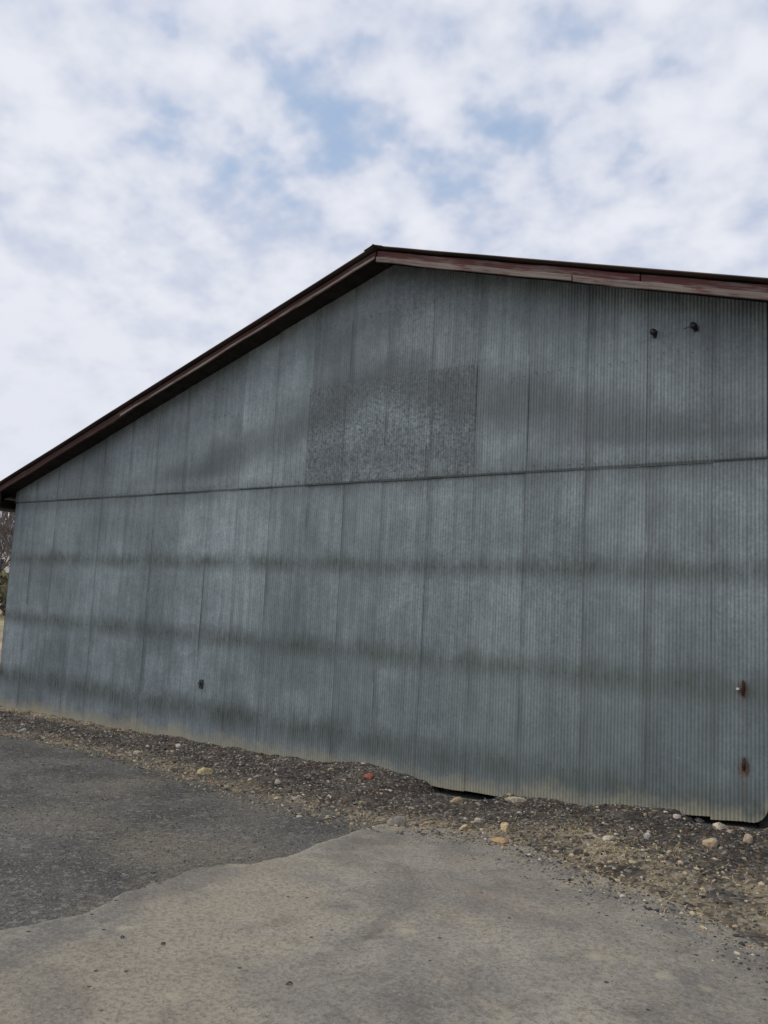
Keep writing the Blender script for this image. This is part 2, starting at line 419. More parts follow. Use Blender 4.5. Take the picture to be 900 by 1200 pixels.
# rust round the two torn strap holes
rust = None
for rx_, rz_ in ((-1.635, 1.07), (-1.625, .435)):
    dd = t.m('SQRT', t.add(t.m('POWER', t.m('MULTIPLY', t.sub(x, rx_), 1.0), 2), t.m('POWER', t.mul(t.sub(z, rz_-.02), .55), 2)))
    dd = t.add(dd, t.mul(t.sub(n2, .5), .05))
    r_ = t.ss(dd, .062, .015)
    tail = t.mul(t.ss(t.m('ABSOLUTE', t.sub(x, rx_)), .05, .01), t.mul(t.ss(z, rz_-.55, rz_-.05), t.ss(z, rz_+.05, rz_)))
    r_ = t.m('MAXIMUM', r_, t.mul(tail, .22))
    rust = r_ if rust is None else t.m('MAXIMUM', rust, r_)
cc = t.mix(t.mul(rust, .85), cc, t.mix(t.ss(t.noise(p, 40, 3), .4, .6), (.06, .036, .024), (.20, .10, .045)))
t.set(b.inputs['Base Color'], cc)
b.inputs['Metallic'].default_value = .25
t.set(b.inputs['Roughness'], t.m('MAXIMUM', t.ss(n2, .3, .7, .5, .66), t.mul(dirt, .8)))
t.set(b.inputs['Normal'], t.bump(t.add(t.noise(p, 45, 3, .6), t.mul(vz[2], .3)), .18, .004))

PITCHC, AMP, SPP = 0.032, 0.0034, 8
def wall_sheet(x0, x1, upper, tone, spangle=0.0, idx=0, corner=False, hole=None, top=None):
    step = PITCHC/SPP
    xs = np.arange(x0, x1+1e-6, step)
    if abs(xs[-1]-x1) > 1e-4: xs = np.append(xs, x1)
    if hole: xs = np.unique(np.concatenate([xs, [hole[0], hole[1]]]))
    nx = len(xs)
    yo = (-.0105 if upper else 0) - (.0065 if top else 0)
    if upper:
        zb = SEAM-.03 + .006*rng.standard_normal() + 0*xs
        zt = np.array([roof_z(v) for v in xs]) - .07
        if top: zt = np.full(nx, top)
        rows = 9
    else:
        zb = sheet_base(xs) + .008*rng.standard_normal() - .012
        zb = zb + .004*np.sin(xs*7)
        zt = np.full(nx, SEAM+.05)
        rows = 12
        if corner:
            q = np.clip((xs-(x1-.13))/.13, 0, 1); zb = zb - .03 + .15*(1-np.sqrt(np.clip(1-q*q, 0, 1)))
    fr = np.linspace(0, 1, rows)
    Z = zb[None]+(zt-zb)[None]*fr[:, None]
    if hole:
        for k in range(2): Z = np.insert(Z, 0, hole[2+k], axis=0)
        Z = np.sort(Z, axis=0); rows += 2
    X = np.repeat(xs[None], rows, 0)
    Y = yo + AMP*np.cos(2*np.pi*X/PITCHC) + .010*fbm(X*.9+idx*3.1, Z*.8, 3, 90) + .0035*fbm(X*5+idx, Z*2, 2, 95)
    Y = Y - .0042*(1-(X-x0)/(x1-x0))          # the left edge laps over the sheet before it
    V = np.stack([X.ravel(), Y.ravel(), Z.ravel()], 1)
    F = grid_faces(nx, rows)
    if hole:
        cx = V[F][:, :, 0].mean(1); cz = V[F][:, :, 2].mean(1)
        F = F[~((cx > hole[0]) & (cx < hole[1]) & (cz > hole[2]) & (cz < hole[3]))]
    o = fast_mesh('wall_sheet', V, F, mt_wall, barn)
    fattr(o, 'hb', (Z-zb[None]) if not upper else np.full(Z.shape, 3.0))
    fattr(o, 'ed', np.repeat(np.abs(xs-x0)[None], rows, 0))
    o['tone'] = float(tone); o['spangle'] = float(spangle)
    return o
seams = [-13.42, -12.79, -12.16, -11.54, -10.92, -10.27, -9.61, -9.02, -8.45, -7.86, -7.27, -6.65, -6.06, -5.50, -4.88, -4.29, -3.70, -3.06, -2.47, -1.89, XR]
tones = [.98, .90, .93, 1.0, .94, .90, 1.02, 1.08, 1.07, 1.05, 1.02, 1.08, 1.04, 1.04, 1.03, 1.01, .98, .93, .87, .95]
for i in range(20):
    h = None
    wall_sheet(seams[i], seams[i+1]+.018*(i < 19), False, tones[i]*(1+.03*rng.standard_normal()), .12*rng.random()+(.12 if 13 <= i <= 16 else 0), i, corner=(i == 19), hole=h)
up_shade_t = [.90, .90, .87, .89, .90, .88, .90, .91, .93, 1.13, 1.10, .86, .84, .83, .84, 1.03, .92, .87, .84, .85]  # most upper tones lowered: the metal's own tone plus painted under-gable shade
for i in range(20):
    wall_sheet(seams[i], seams[i+1]+.018*(i < 19), True, up_shade_t[i]*(1+.02*rng.standard_normal()), (.25 if 11 <= i <= 14 else .1)*rng.random(), i+30)
for i, tn_ in zip(range(11, 15), (.70, .84, .80, .68)):      # the four big-spangled patch sheets above the lap
    o = wall_sheet(seams[i]-.03, seams[i+1]+(.018 if i < 14 else 0), True, tn_, 1.0, i+60, top=4.20+.012*(i % 2))
    o['label'] = 'coarse-spangled patch sheet above the horizontal lap'

# nails along the girts: real heads, joined as one part
mt_nail, t, b = material('old_nail'); b.inputs['Base Color'].default_value = (.12, .115, .105, 1); b.inputs['Roughness'].default_value = .8
NV, NF = [], []
for zk in (SEAM+.02, SEAM-GIRT, SEAM-2*GIRT, SEAM-3*GIRT+.1, SEAM+GIRT, SEAM+2*GIRT):
    for xn in np.arange(XL+.08, XR-.04, .128):
        xn = round(xn/PITCHC)*PITCHC + PITCHC/2
        zz = zk+.012*rng.standard_normal()
        if zz > roof_z(xn)-.3 or zz < sheet_base(xn)+.06 or rng.random() < .12: continue
        yb = -.006-(.012 if zk > SEAM else 0); n0 = len(NV); rr = .0045
        for yy, r2 in ((yb+.006, rr), (yb-.006, rr), (yb-.010, rr*.45)):
            for k in range(6): NV.append((xn+r2*math.cos(k*math.pi/3), yy, zz+r2*math.sin(k*math.pi/3)))
        for l in range(2):
            for k in range(6): NF.append((n0+l*6+k, n0+l*6+(k+1) % 6, n0+l*6+6+(k+1) % 6, n0+l*6+6+k))
        NF.append(tuple(n0+12+k for k in range(6)))
tag(mesh_obj('nail_heads', NV, NF, mt_nail, barn), kind='stuff')

# wood of the rake
def wood(name, paint, grey, amount, low=None):
    mt, t, b = material(name)
    tc = t.n('ShaderNodeTexCoord').outputs['Object']; x, y, z = t.sep(tc)[:3]
    gr = t.noise(t.xyz(t.mul(x, 1.6), t.mul(y, 8), t.mul(z, 40)), 1.0, 7, .65, .4)
    pt = t.noise(t.xyz(t.mul(x, 2.2), 4, t.mul(z, 16)), 1.0, 7, .68)
    c1 = t.mix(t.ss(gr, .3, .7), tuple(v*.55 for v in grey), grey)
    c2 = t.mix(t.ss(gr, .25, .7), tuple(v*.6 for v in paint), paint)
    cc = t.mix(t.ss(t.add(pt, t.mul(t.sub(gr, .5), .3)), amount-.07, amount+.07), c2, c1)
    cc = t.mix(t.ss(t.noise(t.xyz(t.mul(x, 7), 1, t.mul(z, 30)), 1, 4, .6), .64, .72, 0, .75), cc, (.02, .016, .015))
    t.set(b.inputs['Base Color'], cc); b.inputs['Roughness'].default_value = .85; b.inputs['Specular IOR Level'].default_value = .25
    t.set(b.inputs['Normal'], t.bump(gr, .5, .006))
    return mt
mt_red = wood('peeling_red_board', (.125, .048, .046), (.185, .145, .132), .54)
mt_dark = wood('dark_red_board', (.075, .038, .034), (.12, .09, .08), .60)
mt_pale = wood('bare_grey_board', (.13, .062, .056), (.235, .195, .175), .44)
mt_frame = wood('old_framing_shaded', (.022, .019, .017), (.034, .03, .027), .5)  # near-black wood, the shade of the roof underside painted into its colour

ANG = math.atan(PITCH)
def rake_board(s0, s1, side, top, height, thick, yfront, mat, name, label=None, jit=0.0):
    """a board along the rake: s = distance along x from the ridge, side -1 left / +1 right; top = drop of its upper edge below the roof's upper face"""
    n = 14
    pts = []
    L = (s1-s0)
    V = []; F = []
    for i in range(n+1):
        s = s0+L*i/n; xx = AX+side*s; zt = RZ-PITCH*s-top + jit*math.sin(s*1.7+side)+.004*math.sin(s*6.1)
        zb = zt-height+.004*math.sin(s*3.3+1)
        V += [(xx, yfront, zt), (xx, yfront, zb), (xx, yfront+thick, zb), (xx, yfront+thick, zt)]
    for i in range(n):
        a = 4*i
        for k in range(4): F.append((a+k, a+(k+1) % 4, a+4+(k+1) % 4, a+4+k))
    F += [(0, 1, 2, 3), (4*n+3, 4*n+2, 4*n+1, 4*n)]
    # origin at the board's upper end, x axis along the slope, so grain follows the board
    org = Vector((AX+side*s0, yfront, RZ-PITCH*s0-top)); rot = Matrix.Rotation(side*ANG, 4, 'Y')
    M = Matrix.Translation(org) @ rot; Mi = M.inverted()
    o = mesh_obj(name, [Mi @ Vector(v) for v in V], F, mat, barn)
    bm = bmesh.new(); bm.from_mesh(o.data); bmesh.ops.recalc_face_normals(bm, faces=bm.faces); bm.to_mesh(o.data); bm.free()
    o.matrix_local = M
    if label: o['label'] = label
    bevel(o, .005)
    return o
EAVE_L, EAVE_R = 8.46, 8.04
YF = -OV
rake_board(.012, 4.35, -1, .018, .074, .04, YF, mt_dark, 'fascia_board', 'upper left gable board, dark faded red')
rake_board(4.36, EAVE_L, -1, .018, .098, .04, YF+.004, mt_dark, 'fascia_board', 'lower left gable board, dark brown')
rake_board(.012, 3.05, 1, .022, .085, .04, YF, mt_red, 'fascia_board', 'upper right gable board with peeling red paint')
rake_board(3.06, EAVE_R, 1, .022, .085, .04, YF+.003, mt_red, 'fascia_board', 'lower right gable board with peeling red paint', .004)
rake_board(.012, 4.62, -1, .086, .036, .022, YF-.023, mt_pale, 'trim_strip', 'bare grey trim strip ending partway down the left gable board')
rake_board(.012, 2.4, 1, .097, .065, .022, YF-.023, mt_pale, 'trim_strip', 'bare grey trim strip on the upper right gable board')
rake_board(2.41, EAVE_R, 1, .097, .065, .022, YF-.021, mt_pale, 'trim_strip', 'bare grey trim strip on the lower right gable board', .004)

for side, e in ((-1, EAVE_L), (1, EAVE_R)):
    V, F = prism([(AX+side*.03, YF+.042, RZ-PITCH*.03-.066), (AX+side*(e-.02), YF+.042, RZ-PITCH*(e-.02)-.066), (AX+side*(e-.02), YF+.042, RZ-PITCH*(e-.02)-.052), (AX+side*.03, YF+.042, RZ-PITCH*.03-.052)], (0, OV-.064, 0))
    mesh_obj('shade_soffit_board', V, F, mt_frame, barn)  # dark board added under the overhang, standing in for its shade
# roof slopes of corrugated sheet
mt_roof, t, b = material('roof_metal')
p = t.pos()
t.set(b.inputs['Base Color'], t.mix(t.ss(t.noise(p, 2, 5), .4, .6), (.045, .035, .033), (.085, .06, .052)))
b.inputs['Metallic'].default_value = .3; b.inputs['Roughness'].default_value = .6
DEPTH = 16.0
for side, e in ((-1, EAVE_L), (1, EAVE_R)):
    ys = np.concatenate([np.arange(-OV-.05, 1.5, .019), [DEPTH+.3]]); ss_ = np.linspace(0, e+.06, 24)
    S, Y = np.meshgrid(ss_, ys)
    X = AX+side*S; Z = RZ-PITCH*S+.012+.007*np.cos(2*np.pi*Y/.076)*(Y < 1.5)+.006*fbm(S*.8, Y*.3, 3, 15)
    V = np.stack([X.ravel(), Y.ravel(), Z.ravel()], 1); F = grid_faces(len(ss_), len(ys))
    o = fast_mesh('roof_slope', V, F, mt_roof, barn)
    sm = o.modifiers.new('thick', 'SOLIDIFY'); sm.thickness = .012; sm.offset = 0
V = []; F = []
for yy in (-OV-.075, DEPTH+.3):
    V += [(AX-.13, yy, RZ-.039+.022), (AX-.02, yy, RZ+.020), (AX, yy, RZ+.034), (AX+.02, yy, RZ+.020), (AX+.13, yy, RZ-.039+.022)]
F = [(k, k+1, k+6, k+5) for k in range(4)]
o = mesh_obj('ridge_cap', V, F, mt_roof, barn); sm = o.modifiers.new('thick', 'SOLIDIFY'); sm.thickness = .006

# framing under the overhang: purlins run out to the fascia, rafter against the wall
for side, e in ((-1, EAVE_L), (1, EAVE_R)):
    for s in np.arange(.12, e-.05, .83):
        xx = AX+side*s; zt = RZ-PITCH*s-.012
        V, F = box(-.02, .02, YF+.06, 1.2, -.045, -.002)
        o = mesh_obj('purlin', V, F, mt_frame, barn); o.location = (xx, 0, zt); o.rotation_euler.y = side*ANG
for side, e in ((-1, EAVE_L), (1, EAVE_R)):
    n0, n1 = .03, e-.45
    pts = [(AX+side*n0, .06, RZ-PITCH*n0-.14), (AX+side*n1, .05, RZ-PITCH*n1-.14), (AX+side*n1, .05, RZ-PITCH*n1-.32), (AX+side*n0, .06, RZ-PITCH*n0-.32)]
    V, F = prism(pts, (0, .045, 0)); mesh_obj('rafter', V, F, mt_frame, barn)
# eave boards and boxed soffit at both sides
for side, e, xw in ((-1, EAVE_L, XL), (1, EAVE_R, 2.15)):
    xe = AX+side*e; ze = RZ-PITCH*e
    V, F = box(min(xe-side*.035, xe), max(xe-side*.035, xe), YF+.05, DEPTH, ze-.20, ze-.012)
    mesh_obj('eave_board', V, F, mt_dark, barn)
    V, F = box(min(xe-side*.04, xw+side*.01), max(xe-side*.04, xw+side*.01), YF+.05, DEPTH, ze-.225, ze-.203)
    mesh_obj('soffit', V, F, mt_frame, barn)
    # closing piece of the boxed eave, seen from the front
    pts = [(xe-side*.04, YF+.05, ze-.20), (xw+side*.01, YF+.05, ze-.20), (xw+side*.01, YF+.05, RZ-PITCH*abs(xw-AX)-.03), (xe-side*.04, YF+.05, ze-.03)]
    V, F = prism(pts, (0, .02, 0)); mesh_obj('eave_return', V, F, mt_frame, barn)

# other walls
mt_side, t, b = material('side_wall_sheet')
p = t.pos()
t.set(b.inputs['Base Color'], dusty(t, p, (.17, .20, .21), (.25, .28, .29), 1.3, .35, .65)); b.inputs['Metallic'].default_value = .25; b.inputs['Roughness'].default_value = .6
def corr_wall(name, axis_, c0, a0, a1, z0, zf, mat=mt_side):
    aa = np.arange(a0, a1+1e-6, .02); zt = np.array([zf(v) for v in aa]); off = .006*np.cos(2*np.pi*aa/.08)
    if axis_ == 'x': lo = np.stack([np.full(len(aa), c0)+off, aa, np.full(len(aa), z0)], 1)
    else: lo = np.stack([aa, np.full(len(aa), c0)+off, np.full(len(aa), z0)], 1)
    hi = lo.copy(); hi[:, 2] = zt
    return fast_mesh(name, np.concatenate([lo, hi]), grid_faces(len(aa), 2), mat, barn)
corr_wall('side_wall', 'x', XL+.012, .012, DEPTH, -.75, lambda v: RZ-PITCH*(AX-XL)-.03)
corr_wall('side_wall', 'x', 2.15, .02, DEPTH, -.3, lambda v: RZ-PITCH*(2.15-AX)-.03)
corr_wall('light_block_partition', 'x', XR-.03, .03, DEPTH-.02, -.4, lambda v: RZ-PITCH*(XR-AX)-.05)  # unseen wall added to keep light from the open bay out of the interior
corr_wall('back_wall', 'y', DEPTH, XL+.02, 2.14, -.75, lambda v: roof_z(v)-.03)
V, F = box(XR-.07, XR+.018, .02, .12, -.25, roof_z(XR)-.05)
mesh_obj('door_post', V, F, mt_frame, barn)
V, F = box(2.0, 2.14, .05, .19, -.2, roof_z(2.1)-.08); mesh_obj('corner_post', V, F, mt_frame, barn)
mt_floor, t, b = material('packed_earth'); t.set(b.inputs['Base Color'], dusty(t, t.pos(), (.05, .045, .04), (.11, .095, .08), 2, .35, .65)); b.inputs['Roughness'].default_value = .95
V, F = box(XL+.05, 2.1, .46, DEPTH-.02, -.9, -.42); mesh_obj('earth_floor', V, F, mt_floor, barn)

# torn strap holes with rusty straps near the right-hand edge
mt_rust, t, b = material('rusty_iron')
p = t.pos(); t.set(b.inputs['Base Color'], dusty(t, p, (.016, .011, .009), (.065, .03, .016), 30, .45, .7)); b.inputs['Roughness'].default_value = .85
def strap(xc, zc, h_, w_, label):
    V = []; F = []
    prof = [(-.5, .0), (-.42, .35), (-.1, .5), (.15, .42), (.4, .5), (.5, .1)]
    for k, (u, r_) in enumerate(prof):
        for sx in (-1, 1):
            V += [(xc+sx*r_*w_+.004*math.sin(5*u), -.016-.012*math.cos(u*3), zc+u*h_), (xc+sx*r_*w_*.8, -.002, zc+u*h_)]
    n = len(prof)
    for k in range(n-1):
        a = 4*k; F += [(a, a+2, a+6, a+4), (a, a+4, a+5, a+1), (a+2, a+3, a+7, a+6)]
    o = mesh_obj('hinge_strap', V, F, mt_rust, barn); o['label'] = label
    return o
s1 = strap(-1.635, 1.065, .13, .017, 'upper torn rusty hinge strap on the right-hand sheet')
s2 = strap(-1.625, .45, .11, .015, 'lower rusty hinge strap on the right-hand sheet')
mt_bright, t, b = material('bright_stub'); b.inputs['Base Color'].default_value = (.55, .53, .5, 1); b.inputs['Roughness'].default_value = .5
V, F = box(-.018, .004, -.03, 0, -.008, .008); o = mesh_obj('pin', V, F, mt_bright, s1); o.location = (-1.665, -.006, 1.055)

mt_box, t, b = material('grimy_metal'); b.inputs['Base Color'].default_value = (.035, .04, .04, 1); b.inputs['Roughness'].default_value = .8
V, F = prism([(-.04, 0, -.055), (.03, 0, -.065), (.042, 0, -.01), (.036, 0, .06), (-.03, 0, .055), (-.045, 0, .01)], (0, -.03, 0))
o = mesh_obj('knob_plate', V, F, mt_box, barn); o.location = (-8.31, .002, .425); o['label'] = 'small dark plate low on the left half of the wall'; bevel(o, .01, 2)
V, F = prism([(.02*math.cos(k*math.pi/4), 0, .02*math.sin(k*math.pi/4)) for k in range(8)], (0, -.03, 0))
o2 = mesh_obj('bolt', V, F, mt_box, o); o2.location = (0, -.028, .01)

# two dark line brackets high on the right of the gable
mt_black, t, b = material('black_porcelain'); b.inputs['Base Color'].default_value = (.012, .012, .013, 1); b.inputs['Roughness'].default_value = .45
def lathe(prof, seg=12):
    V = [(r*math.cos(2*math.pi*k/seg), r*math.sin(2*math.pi*k/seg), z_) for r, z_ in prof for k in range(seg)]
    F = [(l*seg+k, l*seg+(k+1) % seg, (l+1)*seg+(k+1) % seg, (l+1)*seg+k) for l in range(len(prof)-1) for k in range(seg)]
    F += [tuple(range(seg))[::-1], tuple((len(prof)-1)*seg+k for k in range(seg))]
    return V, F
for k, (xb, zb) in enumerate(((-2.40, 4.22), (-2.04, 4.22))):
    br = mesh_obj('insulator', *lathe([(.012, 0), (.014, .03), (.034, .035), (.045, .06), (.03, .075), (.045, .09), (.04, .115), (.016, .13)]), mt_black, barn, True)
    br.scale = (.68, .68, .68); br.location = (xb, -.016, zb); br.rotation_euler = (R(90), R(12*(1-2*k)), 0)
    br['label'] = ('dark round insulator on the upper right of the gable, the one nearer the ridge', 'dark insulator with a stub of wire, nearest the right edge of the gable')[k]
    V, F = box(-.022, .03, -.062, .04, -.004, .008); mesh_obj('mount_plate', V, F, mt_black, br)
    if k:
        V, F = box(-.13, -.02, -.005, .005, .08, .09); o = mesh_obj('wire_stub', V, F, mt_black, br); o.rotation_euler.z = 0
# ------------------------------------------------------------------ stones
mt_stone, t, b = material('stone')
tc = t.n('ShaderNodeTexCoord').outputs['Object']
col = t.attr('stone_colour', 'OBJECT', 'Color')
cc = t.mix(t.ss(t.noise(tc, 22, 6, .75), .38, .62, 0, .65), col, (.11, .092, .075))
cc = t.mix(t.ss(t.noise(tc, 60, 4, .7), .5, .75, 0, .4), cc, (.55, .5, .42))
t.set(b.inputs['Base Color'], cc); b.inputs['Roughness'].default_value = .9; b.inputs['Specular IOR Level'].default_value = .25
t.set(b.inputs['Normal'], t.bump(t.noise(tc, 40, 6, .7), .6, .01))
def rock_mesh(seed, sx, sy, sz, sub=2, angular=.5):
    rr = random.Random(seed); bm = bmesh.new()
    bmesh.ops.create_icosphere(bm, subdivisions=sub, radius=1)
    planes = [(Vector((rr.gauss(0, 1), rr.gauss(0, 1), rr.gauss(0, 1))).normalized(), rr.uniform(.5, .85)) for _ in range(9)]
    for v in bm.verts:
        for n_, d_ in planes:
            e_ = v.co.dot(n_)-d_
            if e_ > 0: v.co -= n_*e_*(.6+.4*angular)
        v.co *= 1+.06*rr.uniform(-1, 1)
        v.co.x *= sx; v.co.y *= sy; v.co.z *= sz
    me = bpy.data.meshes.new('stone'); bm.to_mesh(me); bm.free()
    me.polygons.foreach_set('use_smooth', [angular < .3]*len(me.polygons))
    me.materials.append(mt_stone)
    return me
def surf_all(x, y):
    return np.maximum(np.maximum(lot_z(x, y), pave_z(x, y)), verge_top(x, y))
def stone(px, py, wpx, hpx, colr, name, label, cat, seed, group=None, flat=.7, rz=0.0, ang=.95):
    P = unproject(px, py+hpx*.35, surf_all)
    dist = (Vector(P)-cam.matrix_world.translation).length
    w_ = wpx*dist/942.3; h_ = hpx*dist/942.3
    o = bpy.data.objects.new(name, rock_mesh(seed, w_*.55, w_*.40*flat+.01, h_*.66, 2, ang)); COL.objects.link(o)
    o.location = (P[0], P[1], float(surf_all(P[0], P[1]))+h_*.10)
    o.rotation_euler = (random.uniform(-.15, .15), random.uniform(-.2, .2), R(38)+rz)
    o['stone_colour'] = tuple(colr)
    return tag(o, label, cat, group)
TAN = (.43, .33, .19); PALE = (.46, .41, .33); WHITE = (.55, .52, .47); GREY = (.28, .27, .26); BLK = (.035, .033, .033)
stone(240, 903, 17, 9, (.66, .54, .29), 'stone', 'yellow-tan stone lying alone at the dusty edge of the gravel lot', 'stone', 1)
stone(433, 910, 14, 9, (.32, .085, .045), 'brick_fragment', 'red brick fragment on the gravel heap by the wall', 'brick', 2, ang=.9)
stone(466, 962, 20, 15, (.36, .33, .28), 'stone', 'grey-tan blocky stone at the pointed far corner of the pavement', 'stone', 3, ang=.9)
stone(535, 938, 15, 10, TAN, 'stone', 'tan stone in dark gravel just left below the black gap under the wall', 'stone', 4)
stone(592, 968, 13, 15, (.60, .46, .25), 'stone', 'tallest ochre stone standing upright at the pavement edge', 'stone', 5, flat=.9)
stone(545, 970, 15, 8, (.58, .45, .24), 'stone', 'low ochre stone left of the tallest upright ochre stone', 'stone', 6)
stone(588, 985, 24, 7, (.46, .30, .15), 'stone', 'flat rusty-brown slab of stone spilled on the pavement edge', 'stone', 7)
stone(562, 961, 12, 9, PALE, 'stone', 'pale stone just behind the ochre stones at the pavement edge', 'stone', 8)
stone(605, 936, 30, 6, (.50, .44, .33), 'stone', 'long thin pale stone lying under the lifted edge of the wall sheets', 'stone', 9)
stone(833, 988, 19, 11, (.55, .41, .25), 'stone', 'large tan slanted stone in gravel near the right wall corner', 'stone', 10)
stone(876, 982, 12, 12, (.62, .50, .35), 'stone', 'peach rounded stone at the far right below the wall corner', 'stone', 11)
stone(843, 968, 21, 8, (.66, .56, .42), 'stone', 'long cream stone under the rounded corner of the last sheet', 'stone', 12, rz=.5)
stone(793, 957, 12, 6, (.60, .52, .46), 'stone', 'pinkish flat stone touching the foot of the wall near the right', 'stone', 13)
stone(820, 961, 11, 6, WHITE, 'stone', 'small white stone beside the long cream stone by the corner', 'stone', 14)
stone(760, 979, 9, 7, WHITE, 'stone', 'white round pebble alone in dark gravel below the corrugated wall', 'stone', 15)
stone(678, 998, 11, 7, (.05, .045, .042), 'stone', 'black lump of asphalt at the broken pavement edge', 'asphalt lump', 16)
stone(713, 982, 16, 5, (.54, .48, .38), 'stone', 'flat pale stone on the tan dirt patch right of centre', 'stone', 17)
stone(803, 1051, 6, 4, WHITE, 'stone', 'white pebble on the right part of the pavement edge', 'stone', 18)
stone(730, 1050, 6, 4, WHITE, 'stone', 'white pebble left on the pavement surface, right of centre', 'stone', 19)
stone(162, 882, 11, 7, (.42, .37, .32), 'stone', 'pale grey stone in the gravel strip on the far left', 'stone', 20)
stone(26, 856, 9, 6, (.55, .53, .5), 'stone', 'whitish stone nearest the left edge of the gravel strip', 'stone', 21)
stone(205, 872, 14, 5, (.13, .065, .05), 'stone', 'dark reddish fragment close under the wall on the left', 'stone', 22)
stone(209, 874, 7, 5, (.62, .59, .56), 'stone', 'white chip beside the dark reddish fragment on the left', 'stone', 23)
stone(325, 917, 9, 6, (.40, .36, .31), 'stone', 'grey-tan stone in the middle of the gravel strip', 'stone', 24)
stone(348, 935, 13, 6, (.38, .32, .24), 'stone', 'brownish stone at the front of the gravel strip left of centre', 'stone', 25)
stone(525, 925, 10, 7, BLK, 'stone', 'round black lump at the left end of the gap under the wall', 'asphalt lump', 26, flat=1, ang=.2)
stone(191, 1107, 5, 3.5, BLK, 'stone', 'black stone chip lying on the left foreground pavement', 'stone', 27)
stone(339, 1154, 7, 4, (.05, .045, .04), 'stone', 'black stone chip lying on the pavement lower centre', 'stone', 28)
stone(143, 1100, 4, 3, BLK, 'stone', 'smaller black chip just left of the black chip on the left pavement', 'stone', 29)
# many unremarkable stones of the berm, individual copies
protos = [rock_mesh(200+k, .03*random.uniform(.8, 1.2), .024, .018, 1, 1.0) for k in range(8)]
cols = [PALE, (.45, .40, .33), GREY, (.36, .33, .30), TAN, (.16, .15, .14), (.08, .075, .07), (.5, .47, .44)]
cname = ['pale buff', 'dull tan', 'mid grey', 'brownish grey', 'ochre tan', 'dark grey', 'black', 'light grey']
for i in range(150):
    xx = -13.2+11.9*(i+random.random())/150
    e = float(verge_edge(xx)); yy = e+(-.25-e)*min(1, abs(random.gauss(.35, .3)))
    o = bpy.data.objects.new('small_stone', protos[i % 8]); COL.objects.link(o)
    s_ = random.choice((.4, .5, .6, .7, .8, 1.1))
    o.scale = (s_, s_, s_); o.location = (xx, yy, float(surf_all(xx, yy))+.006*s_)
    o.rotation_euler = (random.uniform(-.3, .3), random.uniform(-.3, .3), random.uniform(0, 6.28))
    ci = random.randrange(len(cols)); o['stone_colour'] = cols[ci]
    zone = 'at the far left end of the gravel strip' if xx < -9.5 else 'in the gravel strip left of the chippings heap' if xx < -6 else 'between the chippings heap and the black gap' if xx < -4.4 else 'below the black gap under the wall' if xx < -2.9 else 'in the gravel below the right wall corner'
    tag(o, 'small loose %s stone %s' % (cname[ci], zone), 'stone', '%s small stones %s' % (cname[ci], zone))

# gravel: thousands of chips joined, nobody could count them
mt_peb, t, b = material('gravel_chip')
t.set(b.inputs['Base Color'], t.attr('chip', 'GEOMETRY', 'Color')); b.inputs['Roughness'].default_value = .9; b.inputs['Specular IOR Level'].default_value = .25
def chips(name, pts, sizes, colours, label):
    bm = bmesh.new(); bmesh.ops.create_icosphere(bm, subdivisions=1, radius=1)
    base = np.array([v.co[:] for v in bm.verts]); bf = np.array([[v.index for v in f_.verts] for f_ in bm.faces]); bm.free()
    n = len(pts); nv = len(base)
    sc = sizes[:, None]*rng.uniform(.55, 1.25, (n, 3)); sc[:, 2] *= .7
    a = rng.uniform(0, 6.28, n); ca, sa = np.cos(a), np.sin(a)
    Bv = base[None]*(1+.25*rng.uniform(-1, 1, (n, nv, 1)))*sc[:, None, :]
    X = Bv[:, :, 0]*ca[:, None]-Bv[:, :, 1]*sa[:, None]; Yv = Bv[:, :, 0]*sa[:, None]+Bv[:, :, 1]*ca[:, None]
    V = np.stack([X, Yv, Bv[:, :, 2]], 2)+pts[:, None, :]
    F = (bf[None]+(np.arange(n)*nv)[:, None, None]).reshape(-1, 3)
    o = fast_mesh(name, V.reshape(-1, 3), F, mt_peb, smooth=False)
    C4 = np.concatenate([np.repeat(colours, nv, 0), np.ones((n*nv, 1))], 1)
    cattr(o, 'chip', C4)
    return tag(o, label, 'gravel', kind='stuff')
pal_v = np.array([(.05, .048, .045)]*6+[(.09, .085, .08)]*5+[(.15, .14, .125)]*3+[(.26, .235, .2)]*2+[(.45, .41, .34)]+[(.17, .10, .07)]+[(.34, .25, .15)])
n = 15000
xx = -13.4+13.6*rng.random(n)**.8; u = rng.random(n); e = verge_edge(xx); yy = e-.25+(0-.03-(e-.25))*u**.85
pts = np.stack([xx, yy, surf_all(xx, yy)+.002], 1)
cl = pal_v[rng.integers(0, len(pal_v), n)]*rng.uniform(.75, 1.25, (n, 1))
tn = tan_f(xx, yy)[:, None]; cl = np.where((rng.random((n, 1)) < tn*.55), np.array([(.34, .28, .19)])*rng.uniform(.6, 1.4, (n, 1)), cl)
sz = .006+.010*rng.random(n)**2.2+.012*(rng.random(n) < .06)
chips('berm_gravel', pts, sz, cl, 'dark mixed gravel chips strewn along the foot of the barn wall')
n = 16000
xx = -13+12.5*rng.random(n); yy = -4.2+3.6*rng.random(n)
ok = (pave_sd(xx, yy) < -.03) & (yy < verge_edge(xx)+.1)
xx, yy = xx[ok], yy[ok]; n = len(xx)
pal_l = np.array([(.05, .05, .048)]*4+[(.085, .083, .08)]*5+[(.14, .135, .125)]*3+[(.22, .21, .19)])
chips('lot_gravel', np.stack([xx, yy, lot_z(xx, yy)], 1), .004+.006*rng.random(n)**2, pal_l[rng.integers(0, len(pal_l), n)]*rng.uniform(.8, 1.2, (n, 1)), 'fine grey gravel scattered over the dark lot')
n = 900
xx = -6+6.5*rng.random(n); yy = -6+4*rng.random(n)
ok = pave_sd(xx, yy) > .02; xx, yy = xx[ok], yy[ok]; n = len(xx)
